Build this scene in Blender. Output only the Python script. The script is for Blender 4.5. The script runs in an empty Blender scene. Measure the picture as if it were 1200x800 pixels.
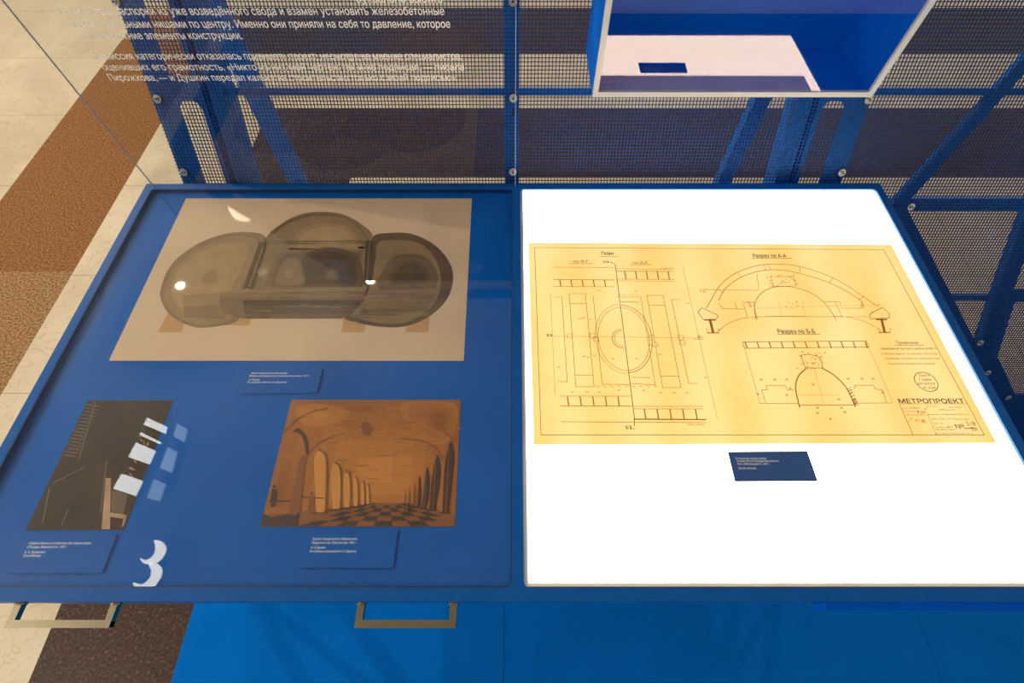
import bpy, math, random, mathutils
from mathutils import Vector as V
S = bpy.context.scene
COL = S.collection

# ---------------------------------------------------------------- camera, world, exposure
H = 1.55                      # eye height
TZ = 0.85                     # table top
F = 569.0; CX = 602.0; CY = 400.0
A = math.radians(59.3)        # pitch below the horizon
cam = bpy.data.cameras.new('camera')
cam.sensor_width = 36.0; cam.lens = F / 1200 * 36.0
cam.shift_x = -(CX - 600) / 1200.0
cam.clip_start = 0.02
camo = bpy.data.objects.new('camera', cam); COL.objects.link(camo)
camo.location = (0, 0, H); camo.rotation_euler = (math.pi / 2 - A, 0, 0)
S.camera = camo

w = bpy.data.worlds.new('hall_air'); S.world = w; w.use_nodes = True
w.node_tree.nodes['Background'].inputs[0].default_value = (1.0, 0.96, 0.90, 1)
w.node_tree.nodes['Background'].inputs[1].default_value = 0.6

S.view_settings.view_transform = 'Standard'
S.view_settings.look = 'None'
S.view_settings.gamma = 1.0
S.view_settings.use_curve_mapping = False
S.view_settings.exposure = 0.0
LAMP_POWER = 70.0             # each ceiling spotlight, W
KEY_POWER = 200.0             # the spotlight left of the stand
LIGHTBOX = (10.0, 7.5, 5.2)    # radiance of the lit table panel

# ---------------------------------------------------------------- geometry helpers
CA, SA = math.cos(A), math.sin(A)
FWD = V((0, CA, -SA)); UP = V((0, SA, CA)); RT = V((1, 0, 0))
CAM = V((0, 0, H))
def ray(px, py): return FWD + RT * ((px - CX) / F) + UP * (-(py - CY) / F)
def hit(px, py, p0, n):
    d = ray(px, py); n = V(n); return CAM + d * ((V(p0) - CAM).dot(n) / d.dot(n))
def onz(px, py, z): return hit(px, py, (0, 0, z), (0, 0, 1))
def ony(px, py, y): return hit(px, py, (0, y, 0), (0, 1, 0))

def area(l): return sum(a[0] * b[1] - b[0] * a[1] for a, b in zip(l, l[1:] + l[:1])) / 2
def inside(p, l):
    r = False
    for a, b in zip(l, l[1:] + l[:1]):
        if (a[1] > p[1]) != (b[1] > p[1]) and p[0] < (b[0] - a[0]) * (p[1] - a[1]) / (b[1] - a[1]) + a[0]: r = not r
    return r
def contours(body, bold):                      # outlines of the letters as closed 2-D loops
    c = bpy.data.curves.new('t', 'FONT'); c.body = body
    ob = bpy.data.objects.new('t', c); COL.objects.link(ob); bpy.context.view_layer.update()
    cu = ob.to_curve(bpy.context.evaluated_depsgraph_get())
    loops = []
    for sp in cu.splines:
        bp = sp.bezier_points; l = []
        for a, b in zip(bp, list(bp[1:]) + [bp[0]]):
            p0, p1, p2, p3 = a.co, a.handle_right, b.handle_left, b.co
            m_ = 1 if ((p1 - p0).cross(p3 - p0).length < 1e-5 and (p2 - p0).cross(p3 - p0).length < 1e-5) else 3
            for k in range(m_):
                t = k / m_; q = p0 * (1 - t) ** 3 + p1 * 3 * t * (1 - t) ** 2 + p2 * 3 * t * t * (1 - t) + p3 * t ** 3
                if not l or (abs(q.x - l[-1][0]) + abs(q.y - l[-1][1])) > 1e-4: l.append((q.x, q.y))
        if len(l) > 2: loops.append(l)
    ob.to_curve_clear(); bpy.data.objects.remove(ob); bpy.data.curves.remove(c)
    if bold:
        out = []
        for l in loops:
            sg = 1 if area(l) > 0 else -1
            if any(m is not l and area(m) * area(l) < 0 and abs(area(m)) > abs(area(l)) and inside(l[0], m) for m in loops): sg = -sg
            n = len(l); q = []
            for i in range(n):
                a, b, c_ = V((*l[i - 1], 0)), V((*l[i], 0)), V((*l[(i + 1) % n], 0))
                d1 = (b - a).normalized(); d2 = (c_ - b).normalized()
                n1 = V((d1.y, -d1.x, 0)) + V((d2.y, -d2.x, 0))
                n1 = n1.normalized() if n1.length > 1e-3 else V((d1.y, -d1.x, 0))
                p = b + n1 * (bold * sg); q.append((p.x, p.y))
            out.append(q)
        loops = out
    return loops
def outlines(loops):                           # each outer loop with its own holes, filled
    bb = [(min(p[0] for p in l), max(p[0] for p in l)) for l in loops]
    ar = [area(l) for l in loops]; own = {}
    for i, l in enumerate(loops):
        for k, m in enumerate(loops):
            if k != i and ar[i] * ar[k] < 0 and abs(ar[k]) > abs(ar[i]) and bb[k][0] < bb[i][0] and bb[k][1] > bb[i][1] and inside(l[0], m): own[i] = k
    res = []
    for i, l in enumerate(loops):
        if i in own: continue
        hs = [loops[k] for k in own if own[k] == i]
        pts = []; ed = []
        for q in [l] + hs:
            b = len(pts); pts += q; ed += [(b + k, b + (k + 1) % len(q)) for k in range(len(q))]
        vs, _, fs, *_r = mathutils.geometry.delaunay_2d_cdt([V(p) for p in pts], ed, [], 0, 1e-6)
        vs = [(v.x, v.y) for v in vs]; tris = []
        for t in fs:
            c_ = (sum(vs[k][0] for k in t) / 3, sum(vs[k][1] for k in t) / 3)
            if inside(c_, l) and not any(inside(c_, h) for h in hs): tris.append(list(t))
        res.append((vs, tris))
    return res

class MB:
    def __init__(s): s.v = []; s.f = []; s.m = []
    def add(s, vs, fs, mi=0):
        b = len(s.v); s.v += [tuple(v) for v in vs]
        for f in fs: s.f.append([i + b for i in f]); s.m.append(mi)
    def poly(s, pts, mi=0): s.add(pts, [list(range(len(pts)))], mi)
    def prism(s, pts, d, mi=0, mcap=None):
        n = len(pts); d = V(d); pts = [V(p) for p in pts]
        nn = V((0, 0, 0))
        for i in range(n): nn += (pts[i] - pts[0]).cross(pts[(i + 1) % n] - pts[0])
        if nn.dot(d) > 0: pts = pts[::-1]
        vs = pts + [p + d for p in pts]
        s.add(vs, [list(range(n))], mi if mcap is None else mcap)
        s.add(vs, [list(range(2 * n - 1, n - 1, -1))], mi if mcap is None else mcap)
        s.add(vs, [[i, i + n, (i + 1) % n + n, (i + 1) % n] for i in range(n)], mi)
    def obox(s, c, ax, ay, az, mi=0):   # centre + half-axis vectors
        c, ax, ay, az = V(c), V(ax), V(ay), V(az)
        s.prism([c - ax - ay - az, c + ax - ay - az, c + ax + ay - az, c - ax + ay - az], az * 2, mi)
    def box(s, x0, x1, y0, y1, z0, z1, mi=0):
        s.prism([(x0, y0, z0), (x1, y0, z0), (x1, y1, z0), (x0, y1, z0)], (0, 0, z1 - z0), mi)
    def cyl(s, a, b, r, n=16, mi=0, r2=None):
        a, b = V(a), V(b); d = (b - a).normalized()
        u = d.orthogonal().normalized(); w_ = d.cross(u); r2 = r if r2 is None else r2
        vs = [a + (u * math.cos(t) + w_ * math.sin(t)) * r for t in [2 * math.pi * i / n for i in range(n)]]
        vs += [b + (u * math.cos(t) + w_ * math.sin(t)) * r2 for t in [2 * math.pi * i / n for i in range(n)]]
        s.add(vs, [list(range(n))[::-1], list(range(n, 2 * n))] + [[i, (i + 1) % n, (i + 1) % n + n, i + n] for i in range(n)], mi)
    def line(s, pts, wd, n=(0, 0, 1), mi=0, closed=False):   # flat ink stroke
        pts = [V(p) for p in pts]; n = V(n)
        if closed: pts = pts + [pts[0]]
        for a, b in zip(pts, pts[1:]):
            d = b - a
            if d.length < 1e-7: continue
            d.normalize(); sd = n.cross(d) * (wd / 2); e = d * (wd * 0.35)
            s.k = (getattr(s, 'k', 0) + 1) % 16; lf = n * (3e-6 * s.k)
            s.poly([a - e - sd + lf, b + e - sd + lf, b + e + sd + lf, a - e + sd + lf], mi)
    def text(s, body, o, ex, ey, width=None, height=0.01, mi=0, bold=0.0):
        # letters laid on a plane: o = left end of the baseline, ex / ey unit vectors, height = cap height
        if not body.strip(): return
        loops = contours(body, bold)
        x0 = min(p[0] for l in loops for p in l); x1 = max(p[0] for l in loops for p in l)
        sy = height / 0.72
        sx = (width / (x1 - x0)) if width else sy
        o, ex, ey = V(o), V(ex), V(ey); n = ex.cross(ey).normalized()
        for k, (pts, tris) in enumerate(outlines(loops)):
            lift = n * (1.5e-5 * (k % 5))
            s.add([o + ex * ((x - x0) * sx) + ey * (y * sy) + lift for x, y in pts], tris, mi)
    def build(s, name, mats, parent=None, bevel=0, smooth=False):
        me = bpy.data.meshes.new(name)
        org = V((0, 0, 0))
        if parent is None and s.v:
            xs, ys, zs = zip(*s.v)
            org = V(((min(xs) + max(xs)) / 2, (min(ys) + max(ys)) / 2, min(zs)))
        elif parent is not None: org = WORLD[parent.name]
        me.from_pydata([V(v) - org for v in s.v], [], s.f)
        for m_ in (mats if isinstance(mats, (list, tuple)) else [mats]): me.materials.append(m_)
        me.polygons.foreach_set('material_index', s.m)
        if smooth: me.polygons.foreach_set('use_smooth', [True] * len(s.f))
        me.update()
        o = bpy.data.objects.new(name, me); COL.objects.link(o)
        if parent is None: o.location = org
        else: o.parent = parent
        WORLD[o.name] = org
        if bevel:
            b = o.modifiers.new('bevel', 'BEVEL'); b.width = bevel; b.segments = 2; b.limit_method = 'ANGLE'
        return o
WORLD = {}
def tag(o, label, cat, group=None):
    o['label'] = label; o['category'] = cat
    if group: o['group'] = group
    return o
def thing(name, label, cat, loc, group=None):
    o = bpy.data.objects.new(name, None); COL.objects.link(o); o.location = loc
    o.empty_display_size = 0.1; WORLD[o.name] = V(loc)
    return tag(o, label, cat, group)

# ---------------------------------------------------------------- materials
def lin(r, g, b):
    f = lambda c: (c / 255 / 12.92) if c / 255 <= 0.04045 else ((c / 255 + 0.055) / 1.055) ** 2.4
    return (f(r), f(g), f(b), 1)
def base(name):
    m = bpy.data.materials.new(name); m.use_nodes = True
    return m, m.node_tree.nodes, m.node_tree.links, m.node_tree.nodes['Principled BSDF']
def pmat(name, col, rough=0.5, metal=0.0, var=0.06, scale=30.0, bump=0.0, spec=0.5, emis=None):
    m, N, L, P = base(name)
    tc = N.new('ShaderNodeTexCoord'); nz = N.new('ShaderNodeTexNoise')
    nz.inputs['Scale'].default_value = scale; nz.inputs['Detail'].default_value = 5
    L.new(tc.outputs['Object'], nz.inputs['Vector'])
    rp = N.new('ShaderNodeValToRGB')
    rp.color_ramp.elements[0].position = 0.3; rp.color_ramp.elements[1].position = 0.7
    rp.color_ramp.elements[0].color = [c * (1 - var) for c in col[:3]] + [1]
    rp.color_ramp.elements[1].color = [min(1, c * (1 + var)) for c in col[:3]] + [1]
    L.new(nz.outputs['Fac'], rp.inputs[0]); L.new(rp.outputs[0], P.inputs['Base Color'])
    P.inputs['Roughness'].default_value = rough; P.inputs['Metallic'].default_value = metal
    P.inputs['Specular IOR Level'].default_value = spec
    if bump:
        b = N.new('ShaderNodeBump'); b.inputs['Strength'].default_value = bump; b.inputs['Distance'].default_value = 0.001
        L.new(nz.outputs['Fac'], b.inputs['Height']); L.new(b.outputs[0], P.inputs['Normal'])
    if emis:
        L.new(rp.outputs[0], P.inputs['Emission Color']); P.inputs['Emission Strength'].default_value = emis
    return m
def emat(name, col, strength=1.0):
    m, N, L, P = base(name)
    P.inputs['Base Color'].default_value = (0.8, 0.8, 0.8, 1)
    P.inputs['Emission Color'].default_value = (*col[:3], 1); P.inputs['Emission Strength'].default_value = strength
    return m
def glass(name, r0, tint=(1, 1, 1, 1)):
    m = bpy.data.materials.new(name); m.use_nodes = True
    N, L = m.node_tree.nodes, m.node_tree.links; N.clear()
    out = N.new('ShaderNodeOutputMaterial'); mix = N.new('ShaderNodeMixShader')
    t = N.new('ShaderNodeBsdfTransparent'); g = N.new('ShaderNodeBsdfGlossy')
    t.inputs[0].default_value = tint; g.inputs['Roughness'].default_value = 0.0
    lw = N.new('ShaderNodeLayerWeight'); lw.inputs[0].default_value = 0.5
    p = N.new('ShaderNodeMath'); p.operation = 'POWER'; p.inputs[1].default_value = 5
    k = N.new('ShaderNodeMath'); k.operation = 'MULTIPLY_ADD'; k.inputs[1].default_value = 1 - r0; k.inputs[2].default_value = r0
    L.new(lw.outputs['Facing'], p.inputs[0]); L.new(p.outputs[0], k.inputs[0]); L.new(k.outputs[0], mix.inputs[0])
    L.new(t.outputs[0], mix.inputs[1]); L.new(g.outputs[0], mix.inputs[2]); L.new(mix.outputs[0], out.inputs[0])
    return m

BLUE = pmat('blue_powder_coat', (0.002, 0.19, 0.76), 0.4, var=0.05, scale=60, bump=0.08, spec=0.3)
BLUE_MESH = pmat('blue_wire_coat', (0.006, 0.040, 0.16), 0.5, var=0.1, spec=0.2)
BLUE_BED = pmat('blue_mount_board', (0.0005, 0.105, 0.44), 0.7, var=0.06, scale=8, spec=0.05)
BLUE_FLOOR = pmat('blue_podium_board', (0.0005, 0.16, 0.60), 0.8, var=0.05, scale=5, spec=0.03)
BLUE_BOX = pmat('blue_box_paint', (0.0005, 0.135, 0.70), 0.7, var=0.04, scale=10, spec=0.04)
BLUE_LABEL = pmat('blue_caption_card', (0.02, 0.075, 0.25), 0.6, var=0.05)
BLUE_TABLE = pmat('blue_table_enamel', (0.001, 0.085, 0.34), 0.45, var=0.05, scale=60, spec=0.2)
GASKET = pmat('dark_rubber_gasket', (0.004, 0.022, 0.08), 0.5)
CHROME = pmat('polished_chrome', (0.50, 0.41, 0.28), 0.08, 1.0, var=0.05)
STEEL = pmat('zinc_steel', (0.55, 0.55, 0.52), 0.3, 1.0, var=0.15)
BLACK = pmat('black_recess', (0.01, 0.01, 0.012), 0.7)
WHITE = pmat('white_vinyl', (0.95, 0.94, 0.92), 0.6, var=0.02)
ACRYL = pmat('frosted_acrylic_edge', (0.50, 0.55, 0.62), 0.3, var=0.05)
CREAM = pmat('ceiling_plaster', (0.40, 0.42, 0.43), 0.8, var=0.05, scale=2)
G_TOP = glass('table_glass', 0.042)
G_PANE = glass('text_pane_glass', 0.035, (0.97, 0.98, 0.98, 1))
G_BOX = glass('box_cover_glass', 0.056)
LIT = emat('lit_opal_panel', LIGHTBOX, 1.0)

def floor_mats():
    # cream marble slabs with fine grey-brown veins and thin joints
    m, N, L, P = base('cream_marble')
    tc = N.new('ShaderNodeTexCoord')
    n1 = N.new('ShaderNodeTexNoise'); n1.inputs['Scale'].default_value = 2.2; n1.inputs['Detail'].default_value = 8; n1.inputs['Distortion'].default_value = 1.2
    L.new(tc.outputs['Object'], n1.inputs['Vector'])
    r1 = N.new('ShaderNodeValToRGB'); e = r1.color_ramp.elements
    e[0].position = 0.30; e[0].color = (0.60, 0.47, 0.31, 1); e[1].position = 0.70; e[1].color = (0.76, 0.63, 0.45, 1)
    L.new(n1.outputs['Fac'], r1.inputs[0])
    n2 = N.new('ShaderNodeTexNoise'); n2.inputs['Scale'].default_value = 7; n2.inputs['Detail'].default_value = 10; n2.inputs['Distortion'].default_value = 2.5
    L.new(tc.outputs['Object'], n2.inputs['Vector'])
    r2 = N.new('ShaderNodeValToRGB'); e = r2.color_ramp.elements
    e[0].position = 0.485; e[0].color = (1, 1, 1, 1); e[1].position = 0.515; e[1].color = (1, 1, 1, 1)
    k = r2.color_ramp.elements.new(0.50); k.color = (0.72, 0.66, 0.58, 1)
    L.new(n2.outputs['Fac'], r2.inputs[0])
    mx = N.new('ShaderNodeMix'); mx.data_type = 'RGBA'; mx.blend_type = 'MULTIPLY'; mx.inputs[0].default_value = 0.7
    L.new(r1.outputs[0], mx.inputs[6]); L.new(r2.outputs[0], mx.inputs[7])
    bk = N.new('ShaderNodeTexBrick'); bk.offset = 0.0
    bk.inputs['Color1'].default_value = (1, 1, 1, 1); bk.inputs['Color2'].default_value = (0.94, 0.93, 0.91, 1); bk.inputs['Mortar'].default_value = (0.62, 0.55, 0.46, 1)
    bk.inputs['Scale'].default_value = 1.0; bk.inputs['Brick Width'].default_value = 1.04; bk.inputs['Row Height'].default_value = 0.52; bk.inputs['Mortar Size'].default_value = 0.0018
    mp = N.new('ShaderNodeMapping'); mp.inputs['Location'].default_value = (FX0 * -1, 0.29, 0)
    L.new(tc.outputs['Object'], mp.inputs['Vector']); L.new(mp.outputs[0], bk.inputs['Vector'])
    m2 = N.new('ShaderNodeMix'); m2.data_type = 'RGBA'; m2.blend_type = 'MULTIPLY'; m2.inputs[0].default_value = 1
    L.new(mx.outputs[2], m2.inputs[6]); L.new(bk.outputs['Color'], m2.inputs[7]); L.new(m2.outputs[2], P.inputs['Base Color'])
    P.inputs['Roughness'].default_value = 0.35; P.inputs['Specular IOR Level'].default_value = 0.3
    # speckled granite in three tones
    out = [m]
    for nm, c0, c1, c2, c3 in (('orange_brown_granite', (0.07, 0.03, 0.016), (0.20, 0.078, 0.024), (0.36, 0.15, 0.042), (0.50, 0.25, 0.085)),
                               ('dark_brown_granite', (0.018, 0.010, 0.008), (0.042, 0.020, 0.013), (0.078, 0.037, 0.022), (0.26, 0.13, 0.08)),
                               ('golden_brown_granite', (0.10, 0.05, 0.03), (0.25, 0.12, 0.05), (0.42, 0.24, 0.10), (0.55, 0.36, 0.17))):
        g, N, L, P = base(nm)
        tc = N.new('ShaderNodeTexCoord')
        vo = N.new('ShaderNodeTexNoise'); vo.inputs['Scale'].default_value = 130; vo.inputs['Detail'].default_value = 4; vo.inputs['Roughness'].default_value = 0.65
        L.new(tc.outputs['Object'], vo.inputs['Vector'])
        rp = N.new('ShaderNodeValToRGB'); e = rp.color_ramp.elements
        e[0].position = 0.34; e[0].color = (*c0, 1); e[1].position = 0.74; e[1].color = (*c3, 1)
        k = e.new(0.46); k.color = (*c1, 1); k = e.new(0.57); k.color = (*c2, 1)
        L.new(vo.outputs['Fac'], rp.inputs[0]); L.new(rp.outputs[0], P.inputs['Base Color'])
        P.inputs['Roughness'].default_value = 0.4; P.inputs['Specular IOR Level'].default_value = 0.12
        out.append(g)
    return out

# ---------------------------------------------------------------- the setting: floor, ceiling
FW = 0.515                                    # width of every inlaid band
FX0 = onz(87.7, 120, 0).x                     # outer corner of the outer dark frame
FY0 = onz(600, 9, 0).y
FLOOR_MATS = floor_mats()
fl = MB()
YJ = onz(40, 318, 0).y                        # joint where the outer band turns golden
xs = [-7.0] + [FX0 + FW * k for k in range(4)] + [7.0]
ys = [-7.0, YJ] + sorted(FY0 - FW * k for k in range(4)) + [9.0]
for i in range(5):
    for j in range(6):
        u = i - 1; v_ = 4 - max(j, 1)                 # ring number counted inwards
        ring = min(u, v_)
        fl.poly([(xs[i], ys[j], 0), (xs[i + 1], ys[j], 0), (xs[i + 1], ys[j + 1], 0), (xs[i], ys[j + 1], 0)], 3 if ring == 0 and j == 0 else 2 if ring == 0 and i >= 2 and j < 5 else {0: 1, 2: 2}.get(ring, 0))
fo = fl.build('floor', FLOOR_MATS); fo['kind'] = 'structure'
CZ = 4.4
ce = MB(); ce.box(-7, 7, -7, 9, CZ, CZ + 0.1)
co = ce.build('ceiling', CREAM); co['kind'] = 'structure'
wl = MB(); wl.box(-4.7, -4.6, -7, 9, 0, CZ)
wo = wl.build('wall_left', pmat('wall_plaster', (0.74, 0.84, 0.90), 0.8, var=0.04, scale=2)); wo['kind'] = 'structure'

# ---------------------------------------------------------------- blue podium in slabs
PZ = 0.05
pl = onz(228, 706, PZ).x; p1 = onz(590.5, 750, PZ).x; p2 = onz(1086, 750, PZ).x
pod = thing('podium', 'low bright blue podium of three boards under the display table', 'podium', (0, -0.1, 0))
for a, b in ((pl, p1 - 0.0007), (p1 + 0.0007, p2 - 0.0007), (p2 + 0.0007, 2.9)):
    q = MB(); q.box(a, b, -1.75, 0.36, 0.0, PZ); q.build('podium_board', BLUE_FLOOR, pod, bevel=0.001)

# ---------------------------------------------------------------- mesh stand
TH = math.atan(0.4856)
ET = V((0, math.sin(TH), math.cos(TH))); EN = V((0, -math.cos(TH), math.sin(TH)))
M0 = V((0, 0.822, TZ))
def onm(px, py, off=0.0): return hit(px, py, M0 - EN * off, EN)       # off = distance behind the wire mesh
def st(px, py, off=0.0):
    p = onm(px, py, off); return p.x, (p - (M0 - EN * off)).dot(ET)
def mp_(s, t, off=0.0): return M0 - EN * off + V((1, 0, 0)) * s + ET * t
T_LO = -(TZ - 0.012) / math.cos(TH); T_HI = 1.05
stand = thing('mesh_stand', 'leaning blue steel stand filled with fine wire mesh behind the display table', 'stand', (0.5, 0.42, 0))
SL = st(213, 213)[0]; SC = st(600, 213)[0]; SR = 2 * SC - SL; S_END = 1.78
wm = MB(); P_ = 0.0066; WR = 0.00074
k = 0
while SL + 0.004 + k * P_ < S_END:
    s_ = SL + 0.004 + k * P_
    wm.obox(mp_(s_, (T_LO + T_HI) / 2), (WR, 0, 0), ET * ((T_HI - T_LO) / 2), EN * WR); k += 1
k = 0
while T_LO + 0.01 + k * P_ < T_HI:
    t_ = T_LO + 0.01 + k * P_
    wm.obox(mp_((SL + S_END) / 2, t_, 0.0012), ((S_END - SL) / 2, 0, 0), ET * WR, EN * WR); k += 1
wm.build('wire_mesh', BLUE_MESH, stand)

def bar_st(mb, s0, s1, t0, t1, off, dep, mi=0):
    mb.prism([mp_(s0, t0, off), mp_(s1, t0, off), mp_(s1, t1, off), mp_(s0, t1, off)], -EN * dep, mi)
def leg_plate(mb, s0, s1, sa, sb, slots, r, off=0.004, dep=0.004):
    lo, hi = T_LO, T_HI
    bar_st(mb, s0, sa, lo, hi, off, dep); bar_st(mb, sb, s1, lo, hi, off, dep)
    edges = [lo] + [t for sl in slots for t in sl] + [hi]
    for a, b in zip(edges[::2], edges[1::2]): bar_st(mb, sa, sb, a, b, off, dep)
    for a, b in slots:
        for (cx, cy, sx, sy) in ((sa, a, 1, 1), (sb, a, -1, 1), (sa, b, 1, -1), (sb, b, -1, -1)):
            pts = [mp_(cx, cy, off)]
            for q in range(7):
                th = math.pi / 2 * q / 6
                pts.append(mp_(cx + sx * r * (1 - math.cos(th)), cy + sy * r * (1 - math.sin(th)), off))
            mb.prism(pts, -EN * dep)
sA = st(238, 213)[0]; sB = st(263, 213)[0]; sD = st(268, 213)[0]; sE = st(276, 213)[0]; sF = st(291, 213)[0]
tt = st(240, 118)[1]; tb = st(205, 93)[1]
slots = [(tt - 1.05, tt - 0.62), (tt - 0.56, tt), (tb, tb + 0.5)]
slots = [(tt - 0.95, tt - 0.50), (tt - 0.44, tt), (tb, tb + 0.45)]
for mir in (False, True):
    g = (lambda s: 2 * SC - s) if mir else (lambda s: s)
    def order(a, b): return (min(g(a), g(b)), max(g(a), g(b)))
    lg = MB()
    s0, s1 = order(SL, sD); a, b = order(sA, sB)
    leg_plate(lg, s0, s1, a, b, slots, (b - a) * 0.42)
    lg.build('leg_plate', BLUE, stand)
    ch = MB()
    a, b = order(sE, sF); bar_st(ch, a, b, T_LO, T_HI, 0.004, 0.05)
    a, b = order(sD - 0.003, sE); bar_st(ch, a, b, T_LO, T_HI, 0.046, 0.004)
    a, b = order(sD - 0.003, sD); bar_st(ch, a, b, T_LO, T_HI, 0.008, 0.04)
    ch.build('channel_post', BLUE, stand)
c_ = MB(); s0 = st(592, 213)[0]; s1 = st(608, 213)[0]
bar_st(c_, s0, s1, T_LO, T_HI, 0.004, 0.02)
c_.build('centre_post', BLUE, stand, bevel=0.002)
sl_ = MB(); a = st(602, 132); sl_.prism([mp_(a[0] - 0.0025, a[1] - 0.008, 0.0035), mp_(a[0] + 0.0025, a[1] - 0.008, 0.0035), mp_(a[0] + 0.0025, a[1] + 0.008, 0.0035), mp_(a[0] - 0.0025, a[1] + 0.008, 0.0035)], -EN * 0.001)
sl_.build('post_slot', BLACK, stand)
# horizontal rails
def rail(py0, py1, sx0, sx1, off, dep, name='cross_rail'):
    r_ = MB(); t1 = st(600, py0, off)[1]; t0 = st(600, py1, off)[1]
    bar_st(r_, sx0, sx1, t0, t1, off, dep); return r_.build(name, BLUE, stand, bevel=0.002)
rail(103.5, 112, sF, S_END, 0.010, 0.02)
rail(233.5, 247.5, st(1042, 240)[0], S_END, 0.026, 0.02)
rail(346, 352, st(1098, 348)[0], S_END, 0.03, 0.012)
tq = st(600, 103.5, 0.01)[1]
r_ = MB(); bar_st(r_, SL, S_END, T_HI - 0.025, T_HI, 0.030, 0.02); r_.build('top_rail', BLUE, stand)
# braces to the right, each a bar behind the mesh
def bar_px(name, pts, off, dep):
    q = MB(); q.prism([onm(x, y, off) for x, y in pts], -EN * dep); return q.build(name, BLUE, stand)
def ext(p, q, f): return (q[0] + (q[0] - p[0]) * f, q[1] + (q[1] - p[1]) * f)
bar_px('diagonal_brace', [(1046, 239), (1062, 239), (1403, -137), (1388, -141)], 0.005, 0.014)
bar_px('diagonal_brace', [(1046, 244), (1064, 246), (1147, 408), (1128, 408)], 0.005, 0.012)
l2 = MB()
l2.prism([onm(x, y, 0.004) for x, y in [(1147.5, 402), (1176, 320), (1205, 243), (1330, -91), (1347, -91), (1222, 243), (1188, 340), (1160, 417)]], -EN * 0.02)
l2.prism([onm(x, y, 0.004) for x, y in [(1186, 340), (1240, 336), (1240, 352), (1192, 354), (1184, 358), (1180, 366), (1176, 372)]], -EN * 0.004)
l2.prism([onm(x, y, 0.035) for x, y in [(1156, 420), (1186, 340), (1194, 340), (1168, 420)]], -EN * 0.004)
l2.build('leg_plate', BLUE, stand)
gs = MB(); gs.prism([onm(x, y, 0.004) for x, y in [(1120, 404), (1147, 402), (1161, 417), (1170, 420), (1190, 462), (1260, 463), (1260, 560), (1170, 560)]], -EN * 0.004)
gs.build('gusset_plate', BLUE, stand)
# vertical back posts on the floor behind the mesh
YB = 1.12
for x0, x1, yy in ((250, 274, 40), (861, 878, 170)):
    a = ony(x0, yy, YB); b = ony(x1, yy, YB)
    q = MB(); q.box(a.x, b.x, YB, YB + 0.03, 0, 1.9); q.build('back_post', BLUE, stand)
bk = MB(); bk.box(ony(243, 0, YB).x, ony(878, 170, YB).x, YB + 0.03, YB + 0.05, 1.7, 1.74)
bk.build('back_rail', BLUE, stand)
for s_ in (ony(262, 40, YB).x, ony(869, 170, YB).x):
    tie = MB(); tie.box(s_ - 0.01, s_ + 0.01, YB, (mp_(0, T_HI - 0.012, 0.04)).y + 0.01, 1.745, 1.765)
    tie.build('tie_bar', BLUE, stand)
def bolt(p, parent=stand, r=0.0075):
    b_ = MB(); b_.cyl(p, p + EN * 0.002, r, 20); b_.cyl(p + EN * 0.002, p + EN * 0.006, r * 0.6, 6, r2=r * 0.5)
    b_.cyl(p + EN * 0.0055, p + EN * 0.0065, r * 0.28, 6, 1)
    return b_.build('bolt', [STEEL, BLACK], parent)
for x, y in ((136, 2), (185, 115.5), (216, 201.5), (601, 2), (601.5, 115), (601, 201), (1017, 117), (986, 202), (1067, 242), (1148, 401), (1157, 436), (1181, 465)):
    bolt(onm(x, y) + EN * 0.001)

# ---------------------------------------------------------------- display table
yf = onz(600, 215.3, TZ).y; yn = onz(600, 704.5, TZ).y
xl = onz(171.7, 215.3, TZ).x; xr = onz(1034, 219.5, TZ).x
RW = 0.0155
m0 = onz(600.3, 450, TZ).x; m1 = m0 + 0.0155
tab = thing('display_table', 'blue steel display table with glazed case on left and glowing panel on right', 'table', ((xl + xr) / 2, (yn + yf) / 2, PZ))
fr = MB(); RH = 0.022
fr.box(xl, xr, yf - RW, yf, TZ - RH, TZ); fr.box(xl, xr, yn, yn + RW, TZ - RH, TZ)
fr.box(xl, xl + RW, yn + RW, yf - RW, TZ - RH, TZ); fr.box(xr - RW, xr, yn + RW, yf - RW, TZ - RH, TZ)
fr.box(m0, m1, yn + RW, yf - RW, TZ - RH, TZ)
def fillet(mb, cx, cy, sx, sy, r, z0, z1, mi=0):
    pts = [(cx, cy, z0)]
    for q in range(7):
        th = math.pi / 2 * q / 6; pts.append((cx + sx * r * (1 - math.cos(th)), cy + sy * r * (1 - math.sin(th)), z0))
    mb.prism(pts, (0, 0, z1 - z0), mi)
iy0, iy1 = yn + RW, yf - RW
for x0, x1 in ((xl + RW, m0), (m1, xr - RW)):
    for (cx, cy, sx, sy) in ((x0, iy0, 1, 1), (x1, iy0, -1, 1), (x0, iy1, 1, -1), (x1, iy1, -1, -1)):
        fillet(fr, cx, cy, sx, sy, 0.008, TZ - RH, TZ)
fr.build('frame', BLUE_TABLE, tab, bevel=0.0015)
BZ = TZ - 0.011                                # mount board inside the case
bd = MB(); bd.box(xl + 0.004, m0 + 0.004, yn + 0.004, yf - 0.004, BZ - 0.006, BZ); bd.build('mount_board', BLUE_BED, tab)
cs = MB()
cs.box(xl, xr, yn + 0.001, yn + 0.004, TZ - 0.075, TZ - RH); cs.box(xl, xr, yf - 0.054, yf - 0.050, TZ - 0.075, TZ - RH)
cs.box(xl, xl + 0.004, yn + 0.004, yf - 0.054, TZ - 0.075, TZ - RH); cs.box(xr - 0.004, xr, yn + 0.004, yf - 0.054, TZ - 0.075, TZ - RH)
cs.box(xl + 0.004, xr - 0.004, yn + 0.004, yf - 0.054, TZ - 0.080, TZ - 0.075)
cs.build('case_body', BLUE, tab)
gk = MB()
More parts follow.
